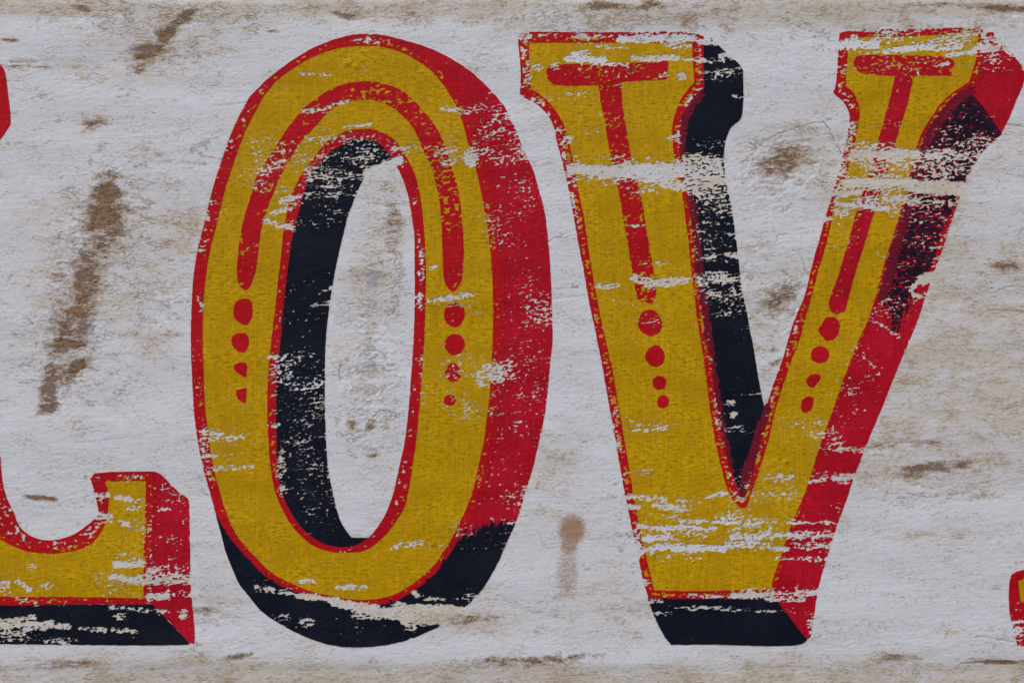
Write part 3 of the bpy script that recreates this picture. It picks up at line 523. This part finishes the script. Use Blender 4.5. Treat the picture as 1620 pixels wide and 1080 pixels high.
# ------------------------------------------------------------------ meshes
def make_mesh(name, co, tris, mat, smoothf=True):
    me = bpy.data.meshes.new(name)
    me.vertices.add(len(co)); me.vertices.foreach_set('co', co.astype(np.float32).ravel())
    me.loops.add(len(tris) * 3); me.loops.foreach_set('vertex_index', tris.astype(np.int32).ravel())
    me.polygons.add(len(tris)); me.polygons.foreach_set('loop_start', np.arange(0, len(tris) * 3, 3, dtype=np.int32))
    me.polygons.foreach_set('use_smooth', np.full(len(tris), smoothf))
    me.materials.append(mat)
    me.update(calc_edges=True)
    return me
def to_world(x, y, h):
    return np.stack([(x - CX) * S, -h * S, (CY - y) * S], 1)
FX, FY, FH = GX.ravel(), GY.ravel(), H.ravel()
idx = np.arange(NX * NY).reshape(NY, NX)
def cell_tris(j0, j1, i0, i1):
    a = idx[j0:j1, i0:i1].ravel(); b = idx[j0:j1, i0 + 1:i1 + 1].ravel(); c = idx[j0 + 1:j1 + 1, i0 + 1:i1 + 1].ravel(); d = idx[j0 + 1:j1 + 1, i0:i1].ravel()
    return np.concatenate([np.stack([a, d, b], 1), np.stack([b, d, c], 1)])
def link(name, me, parent=None, label=None):
    o = bpy.data.objects.new(name, me); sc.collection.objects.link(o)
    if parent is not None: o.parent = parent
    if label: o['label'] = label
    return o
def film(name, F, lift, mat, parent=None, label=None, coat=None):
    """a coat of paint: the cells of the board's own relief, cut along F = 0 and lifted, with an edge of real thickness"""
    ok = F > 0
    rows = np.where(ok.any(1))[0]; cols = np.where(ok.any(0))[0]
    if len(rows) == 0: return None
    j0, j1 = max(rows[0] - 1, 0), min(rows[-1] + 1, NY - 1); i0, i1 = max(cols[0] - 1, 0), min(cols[-1] + 1, NX - 1)
    T = cell_tris(j0, j1, i0, i1)
    f = F.ravel(); V = f[T]; I = V > 0; n = I.sum(1)
    full = T[n == 3]
    def roll(t, k):
        return np.take_along_axis(t, (np.arange(3)[None, :] + k[:, None]) % 3, 1)
    t1 = T[n == 1]; t1 = roll(t1, np.argmax(I[n == 1], 1))          # inside vertex first
    t2 = T[n == 2]; t2 = roll(t2, np.argmin(I[n == 2], 1))          # outside vertex first
    N = NX * NY
    def key(p, q): return np.minimum(p, q) * N + np.maximum(p, q)
    k = np.concatenate([key(t1[:, 0], t1[:, 1]), key(t1[:, 0], t1[:, 2]), key(t2[:, 0], t2[:, 1]), key(t2[:, 0], t2[:, 2])])
    uk, inv = np.unique(k, return_inverse=True)
    p, q = uk // N, uk % N
    tt = f[p] / (f[p] - f[q]); tt = np.clip(tt, .02, .98)
    ex = FX[p] + (FX[q] - FX[p]) * tt; ey = FY[p] + (FY[q] - FY[p]) * tt; eh = FH[p] + (FH[q] - FH[p]) * tt
    inner = np.unique(np.concatenate([full.ravel(), t1[:, 0], t2[:, 1:].ravel()]))
    remap = np.full(N, -1); remap[inner] = np.arange(len(inner))
    base = len(inner); n1, n2 = len(t1), len(t2)
    inv = inv.ravel() + base
    e1a, e1b, e2a, e2b = inv[:n1], inv[n1:2*n1], inv[2*n1:2*n1+n2], inv[2*n1+n2:]
    tris = [remap[full], np.stack([remap[t1[:, 0]], e1a, e1b], 1), np.stack([e2a, remap[t2[:, 1]], remap[t2[:, 2]]], 1), np.stack([e2a, remap[t2[:, 2]], e2b], 1)]
    X = np.concatenate([FX[inner], ex]); Y = np.concatenate([FY[inner], ey]); Hh = np.concatenate([FH[inner], eh]) + lift
    # edge of the coat
    ne = len(uk); nt_ = len(X)
    segs = np.concatenate([np.stack([e1b, e1a], 1), np.stack([e2a, e2b], 1)]) - base
    X = np.concatenate([X, ex, ex]); Y = np.concatenate([Y, ey, ey]); Hh = np.concatenate([Hh, eh + lift, eh - .05])
    a, b = segs[:, 0], segs[:, 1]
    tris += [np.stack([nt_ + a, nt_ + b, nt_ + ne + b], 1), np.stack([nt_ + a, nt_ + ne + b, nt_ + ne + a], 1)]
    me = make_mesh(name, to_world(X, Y, Hh), np.concatenate(tris), mat)
    cf = ((KEEP_BASE if coat is None else coat) / 22).ravel()
    ec = cf[p] + (cf[q] - cf[p]) * tt
    at = me.attributes.new('coat', 'FLOAT', 'POINT')
    at.data.foreach_set('value', np.clip(np.concatenate([cf[inner], ec, ec, ec]), -1, 1).astype(np.float32))
    global TRI; TRI += len(me.polygons)
    return link(name, me, parent, label)
TRI = 0

root = bpy.data.objects.new("painted_sign", None); sc.collection.objects.link(root)
root.location = (0, 0, 0)
root['label'] = "weathered whitewashed wooden sign board painted with large yellow, red and black letters L O V"
root['category'] = "sign"

# board face, edges and back in one mesh
T = cell_tris(0, NY - 1, 0, NX - 1)
co = to_world(FX, FY, FH)
TH = 0.018
ring = np.concatenate([idx[0, :], idx[1:, -1], idx[-1, -2::-1], idx[-2:0:-1, 0]])
rc = co[ring]; back = rc.copy(); back[:, 1] = TH
nb = len(co); nr = len(ring)
ii = np.arange(nr); jj = (ii + 1) % nr
sides = np.concatenate([np.stack([nb + ii, nb + jj, nb + nr + jj], 1), np.stack([nb + ii, nb + nr + jj, nb + nr + ii], 1)])
cen = np.array([[co[:, 0].mean(), TH, co[:, 2].mean()]])
fan = np.stack([np.full(nr, nb + 2 * nr), nb + nr + ii, nb + nr + jj], 1)
allco = np.concatenate([co, rc, back, cen]); alltr = np.concatenate([T, sides, fan])
bm_ = make_mesh("board", allco, alltr, M_GROUND)
bm_.materials.append(M_WOODBACK)
mi = np.zeros(len(alltr), np.int32); mi[len(T):] = 1; bm_.polygons.foreach_set('material_index', mi)
sm = np.ones(len(alltr), bool); sm[len(T):] = False; bm_.polygons.foreach_set('use_smooth', sm)
for nm, arr in (('crack', crack), ('stain', stain), ('cream', cream), ('craze', craze), ('violet', violet), ('clean', clean), ('tan', tan), ('prime', prime)):
    at = bm_.attributes.new(nm, 'FLOAT', 'POINT')
    at.data.foreach_set('value', np.concatenate([arr.ravel(), np.zeros(len(allco) - nb)]).astype(np.float32))
link("board", bm_, root, "white ground with cream wash, brown rubbed-through stains and fine crazing")

mn = np.minimum
def mins(*a): return np.minimum.reduce(a)
bristle_v = fbm(2.6, 60, 601, 2, 14)          # dry-brush drag, near vertical
bristle_h = fbm(50, 2.4, 602, 2, -3)
K = keep(); KEEP_BASE = K; K_red = keep(.006, 1.06); K_side = keep(.012, 1.0); K_blk = keep(.004, 1.0, .25)
def rim_of(d, base, amp):       # brush lap in the middle of the band, where the red is thinnest
    return shallow((base + amp * smooth(.35, .9, cluster)) * (.10 + .90 * smooth(1.5, 5.5, d)))

# --- O
o_face = film("letter", mins(O_Y + 9 + edge, -O_IN_Y + 8, O_ALL - 2, K), .55, M_YELLOW, root, "yellow letter O with red arch and dots, second letter of the sign")
film("side_shade", mins(mn(O_ALL, O_SHADE) + edge * .6, -O_Y - 4, K_side), .40, M_CRIMSON, o_face, "crimson side shade along the right of the O")
film("drop_shadow", mins(O_ALL + edge * .5, O_BLACK + bristle_v * 16 * blob(775,832,70,30,0,.5) + edge, -O_Y - 5, K_blk), .72, M_BLACK, o_face, "black drop shadow under the O")
film("inner_shade", mins(O_IN + 3 + edge * .4, -O_VOID + edge * .4, K_blk), .66, M_BLACK, o_face, "black shade inside the counter of the O")
tO = 19.5 - 9 * smooth(770, 870, GY)
film("outline", mins(O_ALL + edge * .5, -O_Y + edge * .4, O_Y + tO, K_red, rim_of(mn(O_ALL, -O_Y), .06, .30)), .85, M_RED, o_face, "red outline round the O")
film("inner_outline", mins(O_IN_Y + edge * .5, -O_IN + edge * .4, K_red, rim_of(mn(O_IN_Y, -O_IN), .03, .22)), .87, M_RED, o_face, "red outline round the counter of the O")
film("inline_stripe", mins(O_INLINE + edge * .6, K_red, shallow(.03 + .12 * smooth(.5, .9, cluster) + .22 * blob(700, 300, 60, 60) + .18 * blob(600, 155, 60, 20))), .82, M_RED, o_face, "red arched stripe inside the O")
for i, d in enumerate(O_DOTS):
    film("dot", mins(d + edge * .8, K_red), .82, M_RED, o_face)

# --- V
v_face = film("letter", mins(V_Y + 9, V_OUT - 1.5, keep()), .55, M_YELLOW, root, "yellow letter V with two red T-shaped stripes and dots, third letter")
film("side_shade", mins(V_SHADE + edge * .5, -V_Y - 3, keep(.008)), .40, M_CRIMSON, v_face, "crimson side shade along the right limb of the V")
film("drop_shadow", mins(V_BLACK_LEFT + edge * .5, K_blk), .66, M_BLACK, v_face, "black shade along the left limb of the V, worn across its middle")
OVER = mins(shallow(.10 + .22 * smooth(.35, .8, cluster) + .22 * blob(1485,330,60,100)), V_BLACK_RIGHT * .55, K)
film("drop_shadow", mins(V_BLACK_RIGHT + edge * .6 + bristle_v * 13 * blob(1425,480,60,60,0,.6), K_blk, shallow(.02 + .10 * smooth(.45, .8, cluster) + .12 * blob(1485,330,60,60) + .1 * blob(1440,480,60,60)),
     ((1 - (.02 + .11 * blob(1450,430,80,110))) - grain_line) * 22), .66, M_BLACK_OVER, v_face, "worn black shade brushed over the crimson of the right limb", coat=OVER)
film("drop_shadow", mins(V_BLACK_BASE + edge * .5, K_blk), .66, M_BLACK, v_face, "black shade under the foot of the V")
film("outline", mins(V_OUT + edge * .5, -V_Y + edge * .5, keep(.006, 1.05), rim_of(mn(V_OUT, -V_Y), .22, .40)), .85, M_RED, v_face, "red outline round the V")
for g, e in ((V_GLAZE_1, 1.2), (V_GLAZE_2, 1.2), (V_GLAZE_3, 1.5)):
    film("glaze_edge", mins(g + edge * e + bristle_v * 2, -V_Y - 3, keep(.01, 1.05), shallow(.06)), .98, M_GLAZE, v_face, "dark crimson edge where red and black paint overlap")
film("inline_stripe", mins(V_T1 + edge * .8, keep(.006, 1.1), shallow(.05 + .12 * smooth(.45, .9, cluster) + .2 * blob(1015,455,30,25))), .82, M_RED, v_face, "red T-shaped stripe in the left limb")
film("inline_stripe", mins(V_T2 + edge * .8, keep(.006, 1.1), shallow(.03 + .10 * smooth(.45, .9, cluster) + .1 * blob(1430,100,90,16))), .82, M_CRIMSON, v_face, "red T-shaped stripe in the right limb")
for d in V_DOTS:
    film("dot", mins(d + edge * 1.0, keep(.006)), .82, M_RED, v_face)

# --- L
l_face = film("letter", mins(L_Y + 8, L_OUT - 1.5, keep()), .55, M_YELLOW, root, "yellow foot of the letter L cut off by the left edge of the picture")
film("side_shade", mins(L_SHADE + edge * .5, keep(.01)), .40, M_CRIMSON, l_face, "crimson side shade of the foot of the L")
film("side_shade", mins(L_SHADE_TOP + edge * .5, keep(.002)), .42, M_RED, l_face, "red side shade of the head and stem of the L")
film("drop_shadow", mins(L_BLACK + edge * .5, K_blk), .66, M_BLACK, l_face, "black shade under the foot of the L")
film("outline", mins(L_OUT + edge * .5, -L_Y + edge * .5, keep(.006, 1.05), rim_of(mn(L_OUT, -L_Y), .10, .35)), .85, M_RED, l_face, "red outline round the L")
# --- next letter
e_face = film("letter", mins(E_Y + 6, E_OUT - 3, keep()), .55, M_YELLOW, root, "sliver of a further letter at the right edge of the picture")
film("outline", mins(E_OUT + edge * .5, -E_Y, keep(.01)), .85, M_RED, e_face, "red outline of the further letter")
print("film tris", TRI, "board tris", len(T), "grid", NX, NY)
